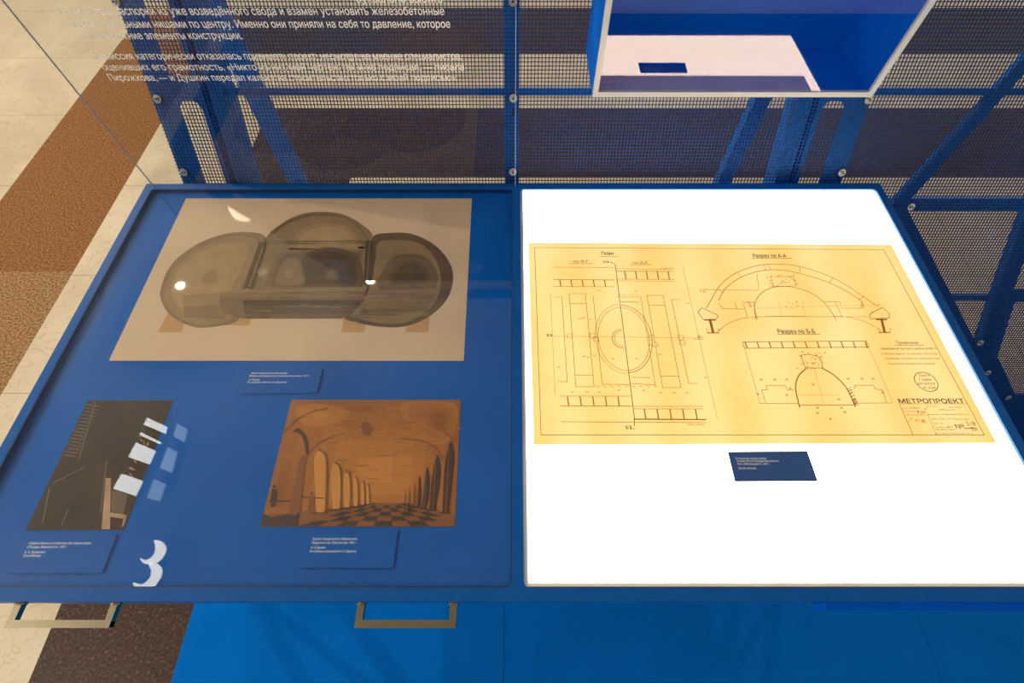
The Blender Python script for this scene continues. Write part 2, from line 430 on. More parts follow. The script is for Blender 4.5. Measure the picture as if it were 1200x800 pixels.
for a in ((xl + RW, m0, iy0, iy0 + 0.0016), (xl + RW, m0, iy1 - 0.0016, iy1), (xl + RW, xl + RW + 0.0016, iy0, iy1), (m0 - 0.0016, m0, iy0, iy1),
          (m1, xr - RW, iy0, iy0 + 0.0014)):
    gk.box(*a, TZ - 0.006, TZ - 0.0005)
gk.build('gasket', GASKET, tab)
gt = MB(); gt.box(xl + RW, m0, iy0, iy1, TZ - 0.0062, TZ - 0.0012); gt.build('glass_lid', G_TOP, tab)
LZ = TZ - 0.004
lp = MB(); ew = 0.006
lp.box(m1 + ew, xr - RW, iy0 + ew, iy1, LZ - 0.01, LZ); lp.build('light_panel', LIT, tab)
le = MB()
le.box(m1, m1 + ew, iy0, iy1, LZ - 0.01, LZ + 0.0003); le.box(m1 + ew, xr - RW, iy0, iy0 + ew, LZ - 0.01, LZ + 0.0003)
le.build('panel_rim', pmat('opal_acrylic', (0.97, 0.88, 0.80), 0.4), tab)
for x in (xl + 0.03, xr - 0.03):
    for y in (0.10, 0.33):
        q = MB(); q.box(x - 0.015, x + 0.015, y - 0.015, y + 0.015, PZ, TZ - 0.08); q.build('leg', BLUE, tab, bevel=0.002)
for x in (xl + 0.03, xr - 0.03):
    q = MB(); q.obox((x, 0.215, 0.42), (0.008, 0, 0), (0, 0.10, 0.30), (0, 0.008, -0.0027))
    q.build('leg_brace', BLUE, tab)
def handle(xa, xb):
    z = TZ - 0.028; a = onz(xa, 722, z).x; b = onz(xb, 722, z).x
    y1 = yn + 0.001; y0 = y1 - 0.030
    h_ = MB(); h_.box(a, b, y0, y0 + 0.009, z - 0.0045, z + 0.0045)
    o = h_.build('handle', CHROME, tab, bevel=0.0015)
    for x in (a + 0.0045, b - 0.0045):
        p = MB(); p.box(x - 0.0045, x + 0.0045, y0 + 0.0005, y1 - 0.004, z - 0.004, z + 0.004); 
        p.cyl((x, y1 - 0.004, z), (x, y1, z), 0.007, 16); p.build('handle_post', CHROME, o, bevel=0.001)
handle(14, 135); handle(418, 535)
dr = MB(); z = TZ - 0.035; dr.box(onz(967, 705, z).x, xr, yn - 0.008, yn + 0.001, z - 0.03, z)
dr.build('drawer_front', BLUE_BOX, tab, bevel=0.0015)

# ---------------------------------------------------------------- flat prints: strokes and patches in ink on the sheet
def flat(z): return lambda x, y, l=0: onz(x, y, z) + V((0, 0, 0.00012 * l))
def sheet(name, corners, z, mats, label, cat, group=None, th=0.0005):
    q = MB(); q.prism([onz(x, y, z + th) for x, y in corners], (0, 0, -th))
    return tag(q.build(name, mats), label, cat, group)
def arc(cx, cy, rx, ry, a0, a1, n=24, skew=0.0):
    out = []
    for i in range(n + 1):
        t = math.radians(a0 + (a1 - a0) * i / n); y = -ry * math.sin(t)
        out.append((cx + rx * math.cos(t) - skew * y, cy + y))
    return out
def smooth(pts, n=8, closed=False):
    out = []; m = len(pts)
    rng_ = range(m if closed else m - 1)
    for i in rng_:
        g = (lambda k: pts[k % m]) if closed else (lambda k: pts[max(0, min(m - 1, k))])
        p0, p1, p2, p3 = g(i - 1), g(i), g(i + 1), g(i + 2)
        for j in range(n):
            t = j / n
            out.append(tuple(0.5 * (2 * p1[c] + (p2[c] - p0[c]) * t + (2 * p0[c] - 5 * p1[c] + 4 * p2[c] - p3[c]) * t * t + (3 * p1[c] - p0[c] - 3 * p2[c] + p3[c]) * t ** 3) for c in (0, 1)))
    if not closed: out.append(pts[-1])
    return out

# --- large sepia print: three-lobed vault on low feet
ZP = BZ + 0.0003
SEPIA = pmat('sepia_paper', lin(214, 184, 150), 0.75, var=0.05, scale=6)
def ramp(name, a, b, n, scale=30):
    return [pmat(name, lin(*[a[k] + (b[k] - a[k]) * i / (n - 1) for k in range(3)]), 0.75, var=0.10, scale=scale) for i in range(n)]
SEP = ramp('sepia_wash', (202, 166, 116), (72, 53, 34), 10)
SEP_O = pmat('ochre_paper', lin(196, 150, 96), 0.75, var=0.05)
p = sheet('sepia_print', [(218, 232.5), (553, 232.5), (543.5, 422.5), (127.5, 422.5)], ZP, SEPIA,
          'large sepia print of a triple-lobed tunnel section under the glass', 'print')
f = flat(ZP + 0.0007); d = MB(); MS = SEP + [SEP_O]
def patch(mb, pts, mi, l): mb.poly([f(x, y, l) for x, y in pts], mi)
def grade(mb, pts, c, t0, t1, l, end=0.15, n=None):     # wash graded from the outline towards a point
    n = n or max(2, abs(t1 - t0) * 2 + 1)
    for i in range(n):
        k = 1 - (1 - end) * i / (n - 1)
        patch(mb, [(c[0] + (x - c[0]) * k, c[1] + (y - c[1]) * k) for x, y in pts], round(t0 + (t1 - t0) * i / (n - 1)), l + i * 0.25)
def shade(mb, q, t0, t1, l, n=8):                       # wash graded from the first edge of a quad to the opposite one
    m = lambda a, b, k: (a[0] + (b[0] - a[0]) * k, a[1] + (b[1] - a[1]) * k)
    for i in range(n):
        a, b = i / n, (i + 1) / n
        patch(mb, [m(q[0], q[3], a), m(q[1], q[2], a), m(q[1], q[2], b), m(q[0], q[3], b)], round(t0 + (t1 - t0) * i / (n - 1)), l)
for pts in ([(197, 366), (217, 372), (213, 389), (185, 389)], [(268, 366), (297, 366), (292, 381), (266, 381)], [(404, 366), (429, 370), (427, 389), (400, 389)], [(479, 366), (504, 366), (502, 389), (475, 389)]):
    patch(d, pts, 10, 0)
Lo = smooth([(188, 340), (200, 311), (226, 289), (256, 276), (284, 272), (311, 278), (302, 312), (286, 345), (280, 374), (256, 382), (228, 383), (203, 372), (191, 357)], closed=True)
Li = smooth([(193, 341), (206, 314), (232, 293), (258, 280), (282, 277), (303, 284), (293, 314), (278, 344), (270, 374), (244, 380), (218, 377), (198, 361)], closed=True)
Co = smooth([(292, 330), (311, 280), (330, 262), (352, 251), (377, 248), (402, 251), (424, 263), (438, 280), (440, 330)]) + [(438, 352), (400, 373), (284, 373)]
Ro = smooth([(437, 278), (456, 273), (482, 274), (508, 286), (526, 306), (531, 326), (524, 350), (504, 370), (476, 382), (448, 383), (420, 378), (404, 370), (428, 340), (436, 306)], closed=True)
Ri = smooth([(443, 285), (462, 281), (488, 284), (506, 297), (516, 320), (514, 345), (499, 365), (474, 378), (446, 379), (420, 373), (412, 368), (432, 340), (440, 306)], closed=True)
grade(d, Co, (370, 320), 4, 5, 1, 0.5); patch(d, Lo, 4, 1); patch(d, Ro, 7, 1.5)
grade(d, Li, (238, 318), 3, 1, 2, 0.3); grade(d, Ri, (462, 345), 4, 4, 2.2, 0.6)
shade(d, [(214, 346), (282, 341), (262, 374), (216, 372)], 3, 4, 4)
grade(d, smooth([(340, 289), (352, 270), (376, 262), (401, 264), (420, 277), (426, 289)]) + [(428, 293), (338, 293)], (385, 284), 3, 1, 4, 0.3)
for k in range(3): d.line([f(x, y - k * 1.4, 5) for x, y in smooth([(316, 278), (332, 264), (354, 255), (377, 252), (402, 255), (420, 266), (432, 281)])], 0.0016, mi=6 - k)
grade(d, [(306, 304), (318, 291), (432, 289), (430, 335), (294, 340)], (390, 316), 4, 7, 4, 0.5)
grade(d, smooth([(346, 330), (352, 306), (366, 294), (386, 290), (408, 294), (422, 306), (427, 330)]) + [(424, 336), (346, 336)], (386, 318), 7, 9, 6, 0.3)
grade(d, smooth([(320, 336), (326, 314), (338, 302), (352, 306), (358, 330)]) + [(354, 337)], (338, 322), 5, 3, 8, 0.3)
grade(d, smooth([(376, 330), (380, 316), (390, 310), (400, 318), (404, 331)]), (390, 322), 8, 6, 9, 0.3)
shade(d, [(258, 341), (430, 337), (426, 352), (258, 352)], 3, 5, 9.5)
shade(d, [(256, 352), (428, 352), (402, 373), (284, 373)], 8, 6, 9.6)
patch(d, [(256, 352), (285, 352), (288, 373), (284, 373), (262, 366)], 5, 10)
patch(d, [(304, 284), (313, 284), (297, 338), (285, 338)], 7, 10); patch(d, [(307.5, 290), (309.5, 290), (293.5, 336), (291.5, 336)], 4, 10.5)
patch(d, [(429, 282), (437, 282), (436, 334), (426, 334)], 8, 10); d.line([f(433, 284, 10.5), f(430, 333, 10.5)], 0.0012, mi=4)
grade(d, smooth([(442, 330), (458, 304), (482, 297), (504, 305), (514, 326)]) + [(510, 338), (444, 340)], (482, 322), 6, 8, 5, 0.35)
shade(d, [(436, 342), (516, 338), (500, 364), (420, 370)], 4, 6, 5.5)
grade(d, smooth([(222, 342), (228, 318), (244, 305), (262, 307), (272, 322)]) + [(270, 342)], (246, 326), 2, 3, 6, 0.4)
for y in (283.5, 286): d.line([f(314, y, 8), f(440, y - 1, 8)], 0.0014, mi=7)
rd = random.Random(3)
for i in range(110):
    x = rd.uniform(290, 500); y = rd.uniform(340, 373); x1 = min(x + rd.uniform(6, 34), 515 - abs(y - 330) * 0.3)
    d.line([f(x, y, 11 + i * 0.04), f(x1, y + rd.uniform(-0.5, 0.5), 11 + i * 0.04)], 0.0007, mi=rd.choice((2, 3, 4, 6, 8)))
for i in range(90):
    x = rd.uniform(446, 512); y = rd.uniform(288, 362); d.line([f(x, y, 11 + i * 0.04), f(x + rd.uniform(-6, 6), y + rd.uniform(-2.5, 2.5), 11 + i * 0.04)], 0.0007, mi=rd.choice((3, 5, 6, 8)))
for i in range(120):                                    # speckled stone of the outer shell and lintel
    a = rd.uniform(0.1, 0.95); x = 312 + 124 * a; y = 281 - 31 * math.sin(math.pi * a) ** 0.8 + rd.uniform(0, 7)
    if i % 3 == 0: x = rd.uniform(318, 436); y = rd.uniform(279, 286)
    d.line([f(x, y, 11 + i * 0.04), f(x + rd.uniform(-1.5, 1.5), y + rd.uniform(-1, 1), 11 + i * 0.04)], 0.0009, mi=rd.choice((3, 4, 6, 7, 8)))
d.build('tunnel_drawing', MS, p)

# --- dark archival photograph
PH_D = pmat('dark_photo_paper', lin(62, 43, 26), 0.6, var=0.3, scale=18, spec=0.2)
PH_M = pmat('photo_mid_brown', lin(96, 74, 52), 0.6, var=0.2, scale=40)
PH_L = pmat('photo_light_timber', lin(176, 138, 104), 0.6, var=0.15, scale=40)
p = sheet('archive_photograph', [(103, 469), (202.5, 469), (145, 621), (30, 621)], ZP, PH_D,
          'small dark brown photograph with pale timber post, lower left in the glazed case', 'photograph', th=0.0004)
f = flat(ZP + 0.0006); d = MB()
patch(d, [(124, 560), (130, 560), (129, 620), (119, 620)], 1, 1)
patch(d, [(131, 574), (150, 577), (144, 606), (130, 603)], 0, 1)
patch(d, [(133, 578), (141, 578), (136, 600), (132, 600)], 2, 2)
patch(d, [(127, 600), (148, 603), (147, 608), (127, 605)], 1, 2)
patch(d, [(145, 606), (149, 605), (145, 616), (143, 618)], 1, 2)
for i in range(16):
    y = 474 + i * 3.9; x = 103 - (y - 469) * 0.478
    d.line([f(x + 2, y, 1), f(x + 16, y + 2.2, 1)], 0.0016, mi=0)
for i in range(26):
    x = rd.uniform(140, 180); y = 600 - (x - 130) * 2.2 + rd.uniform(-16, 16)
    if 472 < y < 560 and x < 200 - (y - 469) * 0.38: d.line([f(x, y, 2), f(x + rd.uniform(-5, 5), y + rd.uniform(2, 6), 2)], 0.0013, mi=rd.choice((0, 1)))
for a, b in (((62, 566), (98, 548)), ((72, 616), (80, 596)), ((112, 470), (92, 540)), ((125, 540), (118, 600)), ((58, 572), (50, 612))): d.line([f(*a, 1), f(*b, 1)], 0.0022, mi=0)
d.build('photo_image', [PH_M, PH_L, PH_M], p)

# --- amber print of a vaulted hall
AMB = pmat('amber_paper', lin(182, 108, 34), 0.6, var=0.18, scale=9)
AMB_L = pmat('amber_light', lin(206, 138, 54), 0.6, var=0.10, scale=14)
AMB_D = pmat('amber_shade', lin(134, 76, 26), 0.6, var=0.15, scale=20)
AMB_K = pmat('amber_ink', lin(62, 34, 16), 0.6, var=0.15, scale=20)
p = sheet('vault_print', [(341.5, 468.5), (540, 468.5), (533, 617), (305, 617)], ZP, AMB,
          'amber print of a vaulted hall with a chequered floor, lower right in the glazed case', 'print', th=0.0004)
f = flat(ZP + 0.0006); d = MB()
AMBR = ramp('amber_wash', (140, 78, 24), (204, 134, 52), 8, 14)
MS = [AMB_L, AMB_D, AMB_K] + AMBR
grade(d, [(341.5, 468.7), (539.8, 468.7), (532.8, 616.8), (305.4, 616.8)], (440, 552), 5, 9, 0, 0.12, 12)
grade(d, smooth([(346, 478), (372, 473), (400, 476), (410, 488), (384, 500), (356, 498)], closed=True), (376, 486), 7, 9, 2.2, 0.3, 5)
grade(d, smooth([(470, 474), (530, 472), (534, 500), (520, 520), (488, 506)], closed=True), (516, 492), 7, 4, 2.2, 0.3, 5)
grade(d, smooth([(317, 598), (324, 562), (334, 532), (345, 540), (341, 598)], closed=True), (324, 580), 6, 3, 2.2, 0.3, 6)
vx, vy = 455.0, 588.0
patch(d, [(306, 616.5), (532, 616.5), (533, 604), (478, 589), (436, 589), (352, 600), (308, 602)], 1, 6)
patch(d, [(318, 606), (352, 600), (350, 616.5), (306, 616.5), (308, 601)], 2, 7)
for r in range(5):                                     # chequers running to the vanishing point
    t0 = 0.30 + 0.70 * (r / 5) ** 1.3; t1 = 0.30 + 0.70 * ((r + 1) / 5) ** 1.3
    for c in range(9):
        if (r + c) % 2: continue
        xa = 350 + c * 22.0; xb = xa + 22.0
        q4 = []
        for x, t in ((xa, t0), (xb, t0), (xb, t1), (xa, t1)): q4.append((vx + (x - vx) * t, vy - 6 + (616.5 - vy + 6) * t))
        if all(308 < x < 531 for x, _ in q4): patch(d, q4, 2, 8)
# vault ribs
for pts in ([(331, 508), (345, 494), (362, 484), (384, 478)], [(352, 600), (354, 560), (360, 536), (376, 518), (404, 508)],
            [(500, 494), (514, 500), (524, 508), (532, 516)], [(470, 514), (496, 517), (512, 526), (519, 540)]):
    d.line([f(x, y, 8) for x, y in smooth(pts)], 0.0016, mi=1)
patch(d, smooth([(343, 506), (350, 502), (357, 508), (361, 518), (362, 532)]) + smooth([(359, 532), (357, 520), (354, 511), (349, 506)]), 2, 8)
# left arcade: piers and arches
patch(d, [(352, 536), (359, 532), (352, 600), (342, 606), (338, 600)], 1, 8)
patch(d, [(334, 603.5), (352, 603.5), (352, 605.5), (334, 605.5)], 2, 9)
for (x, top, w_, bot) in ((378, 526, 10, 601), (396, 541, 8, 598), (408, 551, 6, 596), (418, 557, 4, 594), (426, 562, 3, 592), (432, 566, 2.5, 591)):
    patch(d, smooth([(x - w_, top + 18), (x - w_ * 0.8, top + 6), (x, top), (x + w_ * 0.45, top + 8), (x + w_ * 0.55, top + 24)]) + [(x + w_ * 0.45, bot), (x - w_ * 0.7, bot)], 0, 8)
    d.line([f(*q, 9) for q in smooth([(x - w_ * 0.3, top + 1), (x + w_ * 0.3, top + 6), (x + w_ * 0.55, top + 22), (x + w_ * 0.4, bot)])], 0.0013 + w_ * 0.0002, mi=1)
    d.line([f(x - w_ * 1.2, bot, 9), f(x + w_ * 0.6, bot, 9)], 0.0014, mi=2)
# right arcade: dark tall openings
for (x, top, w_, bot) in ((531, 517, 8, 601), (513, 533, 7.5, 598), (501, 547, 5.2, 596), (492, 557, 3.4, 594), (486, 564, 2.4, 592), (480, 569, 1.6, 591), (475, 573, 1.2, 590)):
    xx = min(x, 532 - w_ * 0.3 - (top - 468) * 0.02)
    patch(d, smooth([(xx - w_, top + 34), (xx - w_ * 0.6, top + 14), (xx, top), (xx + w_ * 0.5, top + 16), (xx + w_ * 0.3, top + 36)]) + [(xx - w_ * 0.35, bot), (xx - w_ * 1.3, bot)], 2 if w_ > 2.5 else 1, 8)
    d.line([f(xx - w_ * 0.3, top + 10, 9), f(xx - w_ * 0.8, bot, 9)], 0.0012, mi=1)
    d.line([f(xx - w_ * 1.6, bot, 9), f(xx - w_ * 0.1, bot, 9)], 0.0018, mi=2)
for (a, b) in (((315, 587), (340, 587)), ((352, 582), (380, 584)), ((380, 599), (440, 590)), ((466, 590), (500, 597))): d.line([f(*a, 9), f(*b, 9)], 0.0013, mi=2)
for (x, y, h) in ((321, 570, 24), (365, 578, 20)):      # two small standing figures in the drawing
    patch(d, [(x - 2, y + 3), (x + 3, y + 3), (x + 4, y + 10), (x + 1, y + h), (x - 4, y + h), (x - 3, y + 10)], 2 if x < 330 else 1, 10)
    patch(d, [(q[0], q[1]) for q in arc(x + 0.5, y, 1.8, 2.2, 0, 350, 10)], 2 if x < 330 else 1, 10)
for i in range(130):
    x = rd.uniform(350, 528); y = rd.uniform(474, 560)
    if x < 380 and y > 500: continue
    d.line([f(x, y, 6 + i * 0.02), f(x + rd.uniform(4, 16), y + rd.uniform(-2, 2.5), 6 + i * 0.02)], 0.0008, mi=rd.choice((0, 1, 1, 4, 8)))
patch(d, smooth([(424, 498), (431, 495), (436, 502), (432, 510), (426, 508)], closed=True), 1, 7)
d.build('hall_drawing', MS, p)

# ---------------------------------------------------------------- caption plates in the case
PLATE = pmat('blue_acrylic_plate', (0.0005, 0.102, 0.425), 0.6, var=0.03, spec=0.06)
EX = V((1, 0, 0)); EYp = V((0, 1, 0))
def caption(corners, lines, label, z0=BZ, mat=PLATE, name='caption_plate', th=0.003, h=0.0032):
    zt = z0 + 0.0002 + th
    q = MB(); q.prism([onz(x, y, zt) for x, y in corners], (0, 0, -th))
    o = tag(q.build(name, mat, bevel=0.0004), label, 'label', None)
    t = MB()
    for (x0, x1, y, s) in lines:
        a = onz(x0, y, zt + 0.0002); b = onz(x1, y, zt + 0.0002)
        t.text(s, a, EX, EYp, (b - a).length, h)
    t.build('caption_lettering', WHITE, o)
    return o
caption([(291, 432), (377.5, 432), (371, 460.5), (279, 460.5)],
        [(294, 337, 438, 'Проект станции метро «Маяковская»'), (292, 363, 441.2, 'Модель конструкции на строительной выставке. 1937 г.'), (291, 304, 445.5, 'А. Н. Душкин'), (290, 336, 448.5, 'Из архива семьи А. Н. Душкина')],
        'thin blue caption plate just below the large sepia print')
caption([(22, 626), (137, 626), (119.5, 671), (6, 671)],
        [(33, 106, 637.5, '«Первые бюсты» на строительстве станции метро'), (31, 78, 642, '«Площадь Маяковского». 1937 г.'), (28.5, 52, 648, 'Б. А. Вдовенко'), (27, 47, 652.2, 'Музей Москвы')],
        'thin blue caption plate below the dark photograph near the case corner')
caption([(366, 621), (466, 621), (460.5, 665), (352, 665)],
        [(366, 419, 632.5, 'Проект станции метро «Маяковская».'), (365, 417, 637, 'Перронный зал. Перспектива. 1936 г.'), (364, 381, 642.6, 'А. Н. Душкин'), (363, 417, 647, 'Из коллекции наследников А. Н. Душкина')],
        'thin blue caption plate below the amber vault print')

# ---------------------------------------------------------------- backlit drawing on the glowing panel
ZD = LZ + 0.0006
def lit_paper():
    m, N, L, P = base('backlit_tracing_paper')
    tc = N.new('ShaderNodeTexCoord')
    n1 = N.new('ShaderNodeTexNoise'); n1.inputs['Scale'].default_value = 9; n1.inputs['Detail'].default_value = 6
    L.new(tc.outputs['Object'], n1.inputs['Vector'])
    wv = N.new('ShaderNodeTexWave'); wv.wave_type = 'BANDS'; wv.bands_direction = 'X'; wv.inputs['Scale'].default_value = 2.6; wv.inputs['Distortion'].default_value = 4.0; wv.inputs['Detail'].default_value = 3
    L.new(tc.outputs['Object'], wv.inputs['Vector'])
    mx = N.new('ShaderNodeMix'); mx.inputs[0].default_value = 0.3
    L.new(n1.outputs['Fac'], mx.inputs[2]); L.new(wv.outputs['Fac'], mx.inputs[3])
    rp = N.new('ShaderNodeValToRGB'); e = rp.color_ramp.elements
    e[0].position = 0.25; e[0].color = (0.95, 0.60, 0.17, 1); e[1].position = 0.8; e[1].color = (1.0, 0.76, 0.33, 1)
    L.new(mx.outputs[0], rp.inputs[0])
    P.inputs['Base Color'].default_value = (0.35, 0.24, 0.08, 1); P.inputs['Roughness'].default_value = 0.7; P.inputs['Specular IOR Level'].default_value = 0.1
    L.new(rp.outputs[0], P.inputs['Emission Color']); P.inputs['Emission Strength'].default_value = 0.93
    return m
INK = pmat('brown_drawing_ink', lin(150, 100, 38), 0.8, var=0.1, emis=0.45)  # panel light shining through the inks, put in as emission
INK_D = pmat('dark_drawing_ink', lin(92, 66, 24), 0.8, var=0.1, emis=0.3)
INK_R = pmat('red_drawing_ink', lin(186, 90, 40), 0.8, var=0.1, emis=0.5)
p = sheet('backlit_drawing', [(619, 284), (1044.5, 286.5), (1168, 519), (625.5, 521)], ZD, lit_paper(),
          'large yellow engineering drawing lying on the glowing white panel', 'drawing')
f = flat(ZD + 0.0007); d = MB(); MS = [INK, INK_D, INK_R]
W1, W2, W3 = 0.0008, 0.0011, 0.0019
def L_(pts, wd=W1, mi=0, closed=False, l=1): d.line([f(x, y, l) for x, y in pts], wd, mi=mi, closed=closed)
L_([(626.5, 290), (1035.5, 292.5), (1153.5, 509.5), (634, 509.5)], W1, 1, True)
# plan, with the cut line in the middle
VP = (602.0, -558.0)
def dn(x, y, y2): return (x + (VP[0] - x) * (y2 - y) / (VP[1] - y), y2)
L_([(715.5, 307), (721, 310), (743.5, 490), (743.5, 499)], W2, 1)
L_([(648, 313), (719, 313.5)]); L_([(648, 327.3), (720, 328)], W2); L_([(648, 335.5), (720, 336)])
L_([(722, 315), (788, 315.5)]); L_([(722, 317.7), (789, 318)], W2); L_([(722, 327), (790, 327.5)]); L_([(722, 329), (791, 329.5)], 0.0007)
for i in range(5):
    x = 656 + i * 13.1; L_([(x, 328), (x + 1.2, 335.5)], W3)
    x = 732 + i * 12.7; L_([(x, 318), (x + 1.6, 327)], W3)
L_([(656.5, 464), (739, 464)]); L_([(657, 475.3), (740, 475.8)], W2); L_([(658, 494), (743, 494.5)], W1)
L_([(741, 476), (824, 476)]); L_([(742, 479), (824, 479)]); L_([(743, 491), (827, 491.5)], W3); L_([(745, 494.5), (828, 495)])
for i in range(5):
    x = 665 + i * 14.8; L_([(x, 465), (x + 1.4, 475)], W3)
    x = 755 + i * 15; L_([(x, 479.5), (x + 1.8, 490.5)], W3)
for (x0, x1, ya, yb, cap) in ((667, 686, 344, 453, True), (758, 777, 346, 454, True), (694.5, 0, 347, 451, False)):
    if cap:
        a0, a1 = dn(x0, ya, yb), dn(x1, ya, yb); L_([(x0, ya), (x1, ya), a1, a0], W1, 0, True)
        for yy in (ya + 11.5, yb - 13.5): L_([dn(x0, ya, yy), dn(x1, ya, yy)])
L_([(650, 348), (658.5, 348), dn(658.5, 348, 447), (655, 447)]); L_([(797, 351), (787, 351), dn(787, 351, 449), (817, 449)])
L_([(695, 347), dn(695, 347, 450), (738, 450.5)]); L_([(723, 348), (751, 348), dn(751, 348, 451), (738, 449)])
L_(arc(731, 397, 30, 37, 0, 360, 40, -0.10), W1, 0, True); L_(arc(731, 397, 33.5, 40.5, 95, 268, 24, -0.10), 0.0007)
L_(arc(732, 397, 32, 39.5, -90, 90, 30, -0.10), W2)
L_(arc(728.5, 397, 11, 10.5, 85, 275, 16, -0.1), W2); L_(arc(728.5, 397, 8.5, 8.3, 85, 275, 16, -0.1), 0.0007)
L_([(641, 394), (668, 394)], 0.0006); L_([(668, 394), (820, 396)], 0.0005); L_([(812, 397), (824, 397.5)], W1, 1)
for x, y in ((664, 391), (691, 391), (695, 395), (760, 393), (764, 401), (794, 393), (796, 399)): L_([(x, y), (x + 6, y), (x + 7, y + 5), (x + 1, y + 5)], 0.0007, 0, True)
L_([(645, 344), dn(645, 344, 462)], 0.0005); L_([(800, 312), dn(800, 312, 490)], 0.0005)
for i in range(9): L_([(698 + i * 8.5, 451.5), (702 + i * 8.5, 453.5)], W1, 2)
for i in range(5): L_([(725 + i * 5, 345), (728 + i * 5, 345.4)], W1, 2)
L_([(728, 353.5), (749, 354)], W2, 2); L_([(740, 442), (762, 442.5)], W1, 2)
for x, y in ((684, 372), (680, 373), (691, 374), (689, 418), (684, 417), (696, 416), (773, 415), (718, 420), (746, 420), (671, 459), (688, 459), (702, 459), (725, 457), (754, 457), (774, 460), (790, 460), (805, 460), (702, 340), (745, 341), (827, 442), (655, 430), (806, 355), (763, 404)):
    L_([(x - 1.5, y), (x + 1.5, y + 0.3)], W2, 0)
# section A-A: shallow arch ring on two footings
Lout = smooth([(828, 361), (834, 350), (846, 332), (864, 319), (886, 311.5), (900, 309.6), (920, 309.7), (940, 313), (968, 322), (990, 333), (1010, 346.5), (1030, 360)])
Lin = smooth([(842, 352), (850, 338), (866, 326), (884, 319), (900, 316.3), (918, 316.5), (938, 320.5), (966, 329), (986, 338), (1008, 351.5), (1012, 361)])
L_(Lout, W2); L_(Lin, W2)
for a, b in (((841, 339), (848, 343)), ((864, 319.5), (869, 325)), ((895, 310), (897.5, 317)), ((900, 309.6), (903, 316.3)), ((937, 312.6), (938, 319)), ((976, 326), (972, 331)), ((1012, 347), (1006, 352))): L_([a, b])
L_([(818, 366), (822, 360.5), (842, 369.5), (839, 374), (824, 374.5)], W2, 0, True)
L_([(1019, 368), (1034, 360), (1042, 367), (1042, 372.5), (1020, 373.5)], W2, 0, True)
for (x, y, s) in ((832, 374.5, 1.0), (1033, 374, 1.0)):
    L_([(x - 6, y + 0.3), (x + 6, y + 0.3)], 0.0028); L_([(x, y), (x + 3.6, y + 15)], 0.0045); L_([(x - 3, y + 15.5), (x + 10, y + 15.3)], W3)
    L_([(x - 4, y + 10), (x - 2, y + 15)], W1); L_([(x + 10, y + 10), (x + 10, y + 15)], W1)
L_(smooth([(842, 388), (852, 380), (866, 374), (885, 371.5), (915, 370.5), (960, 371), (990, 371), (1008, 375), (1024, 382), (1033, 388)]))
L_(smooth([(886, 374), (884, 360), (887, 350), (894, 342), (905, 337), (920, 335.5), (932, 337), (948, 342), (962, 351), (972, 362), (980, 375)]), W2)
L_([(872, 358), (876, 372)]); L_([(883, 355), (887, 375)]); L_([(979, 354), (987, 372)]); L_([(966, 353.5), (984, 353.5), (985, 357)], W1, 2); L_([(870, 354), (884, 354)], W2, 2); L_([(861, 354), (864, 362)], W1, 2)
L_([(828, 339.5), (888, 340), (889, 338), (887, 321)], 0.0007); L_([(847, 361.5), (872, 362)]); L_([(843, 356), (847, 361.5)]); L_([(985, 361), (1009, 361), (1010, 354)])
L_([(884, 361), (1030, 357)], 0.0004); L_([(886, 371), (1018, 371)], 0.0006, 2)
L_([(820, 339), (829, 339)], W1, 1)
rr = random.Random(8)
def scribble(x0, x1, y0, y1, n, mi=0):
    for i in range(n):
        x = rr.uniform(x0, x1); y = rr.uniform(y0, y1); L_([(x, y), (x + rr.uniform(-3, 3), y + rr.uniform(-2, 2))], W1, mi)
L_([(903, 324), (930, 324), (933, 335), (907, 335.5)], W1, 2, True); scribble(899, 935, 320, 336, 40, 0)
scribble(920, 936, 350, 362, 10); scribble(862, 882, 353, 360, 10, 2); scribble(1020, 1036, 356, 370, 6, 1)
for x in (913, 940): L_([(x, 354), (x + 4, 371)], 0.0004)
# section B-B
L_([(870, 400.5), (1015, 399.5), (1018, 406.5), (872.5, 408)], W2, 0, True)
for i in range(11): x = 873 + i * 14.1; L_([(x, 400.5), (x + 2.4, 407.6)], W3, 2 if i % 2 else 0)
L_([(872.5, 408), (890.5, 472)], 0.0006); L_([(1018, 407), (1046, 471)], 0.0005)
L_(smooth([(937, 477), (933, 460), (932.5, 450), (936, 440), (944, 432)]), W3); L_(smooth([(963, 431), (978, 440), (990, 452), (997, 464), (1002, 476)]), W3)
L_([(944, 431), (940, 421), (938, 416.5), (946, 415), (958, 417), (963, 425), (964, 431)], W2, 0, True); scribble(936, 966, 412, 432, 44)
for i in range(20):
    t = rr.uniform(0, 1); L_([(992 + 10 * t, 454 + 22 * t), (996 + 10 * t, 452 + 22 * t)], W1)
L_([(890, 472.5), (936, 472.5)]); L_([(1000, 472.2), (1046, 472)]); L_([(936, 474.5), (1001, 474.3)], W2, 2)
L_([(897, 471.5), (892.5, 456.5), (899, 456.5), (898, 451.8), (920, 451.8), (922.5, 456.5), (930, 456.8)]); L_([(1001, 455.5), (1002, 451.3), (1023.5, 451.3), (1026, 456), (1034, 456.5), (1039, 471.5)])
L_([(934, 463), (984, 463)], 0.0004, 2); L_([(954, 432), (966, 474)], 0.0004)
for x, y in ((892, 444), (908, 444), (922, 444), (994, 443), (1010, 443), (1023, 443), (953, 450), (983, 467), (958, 477), (986, 477), (990, 482), (958, 483), (973, 490), (888, 461), (1034, 459), (922, 462), (926, 454)): L_([(x - 1.5, y), (x + 1.5, y + 0.3)], W2, 0); L_([(x - 1, y + 1.6), (x + 1, y + 1.4)], W1)
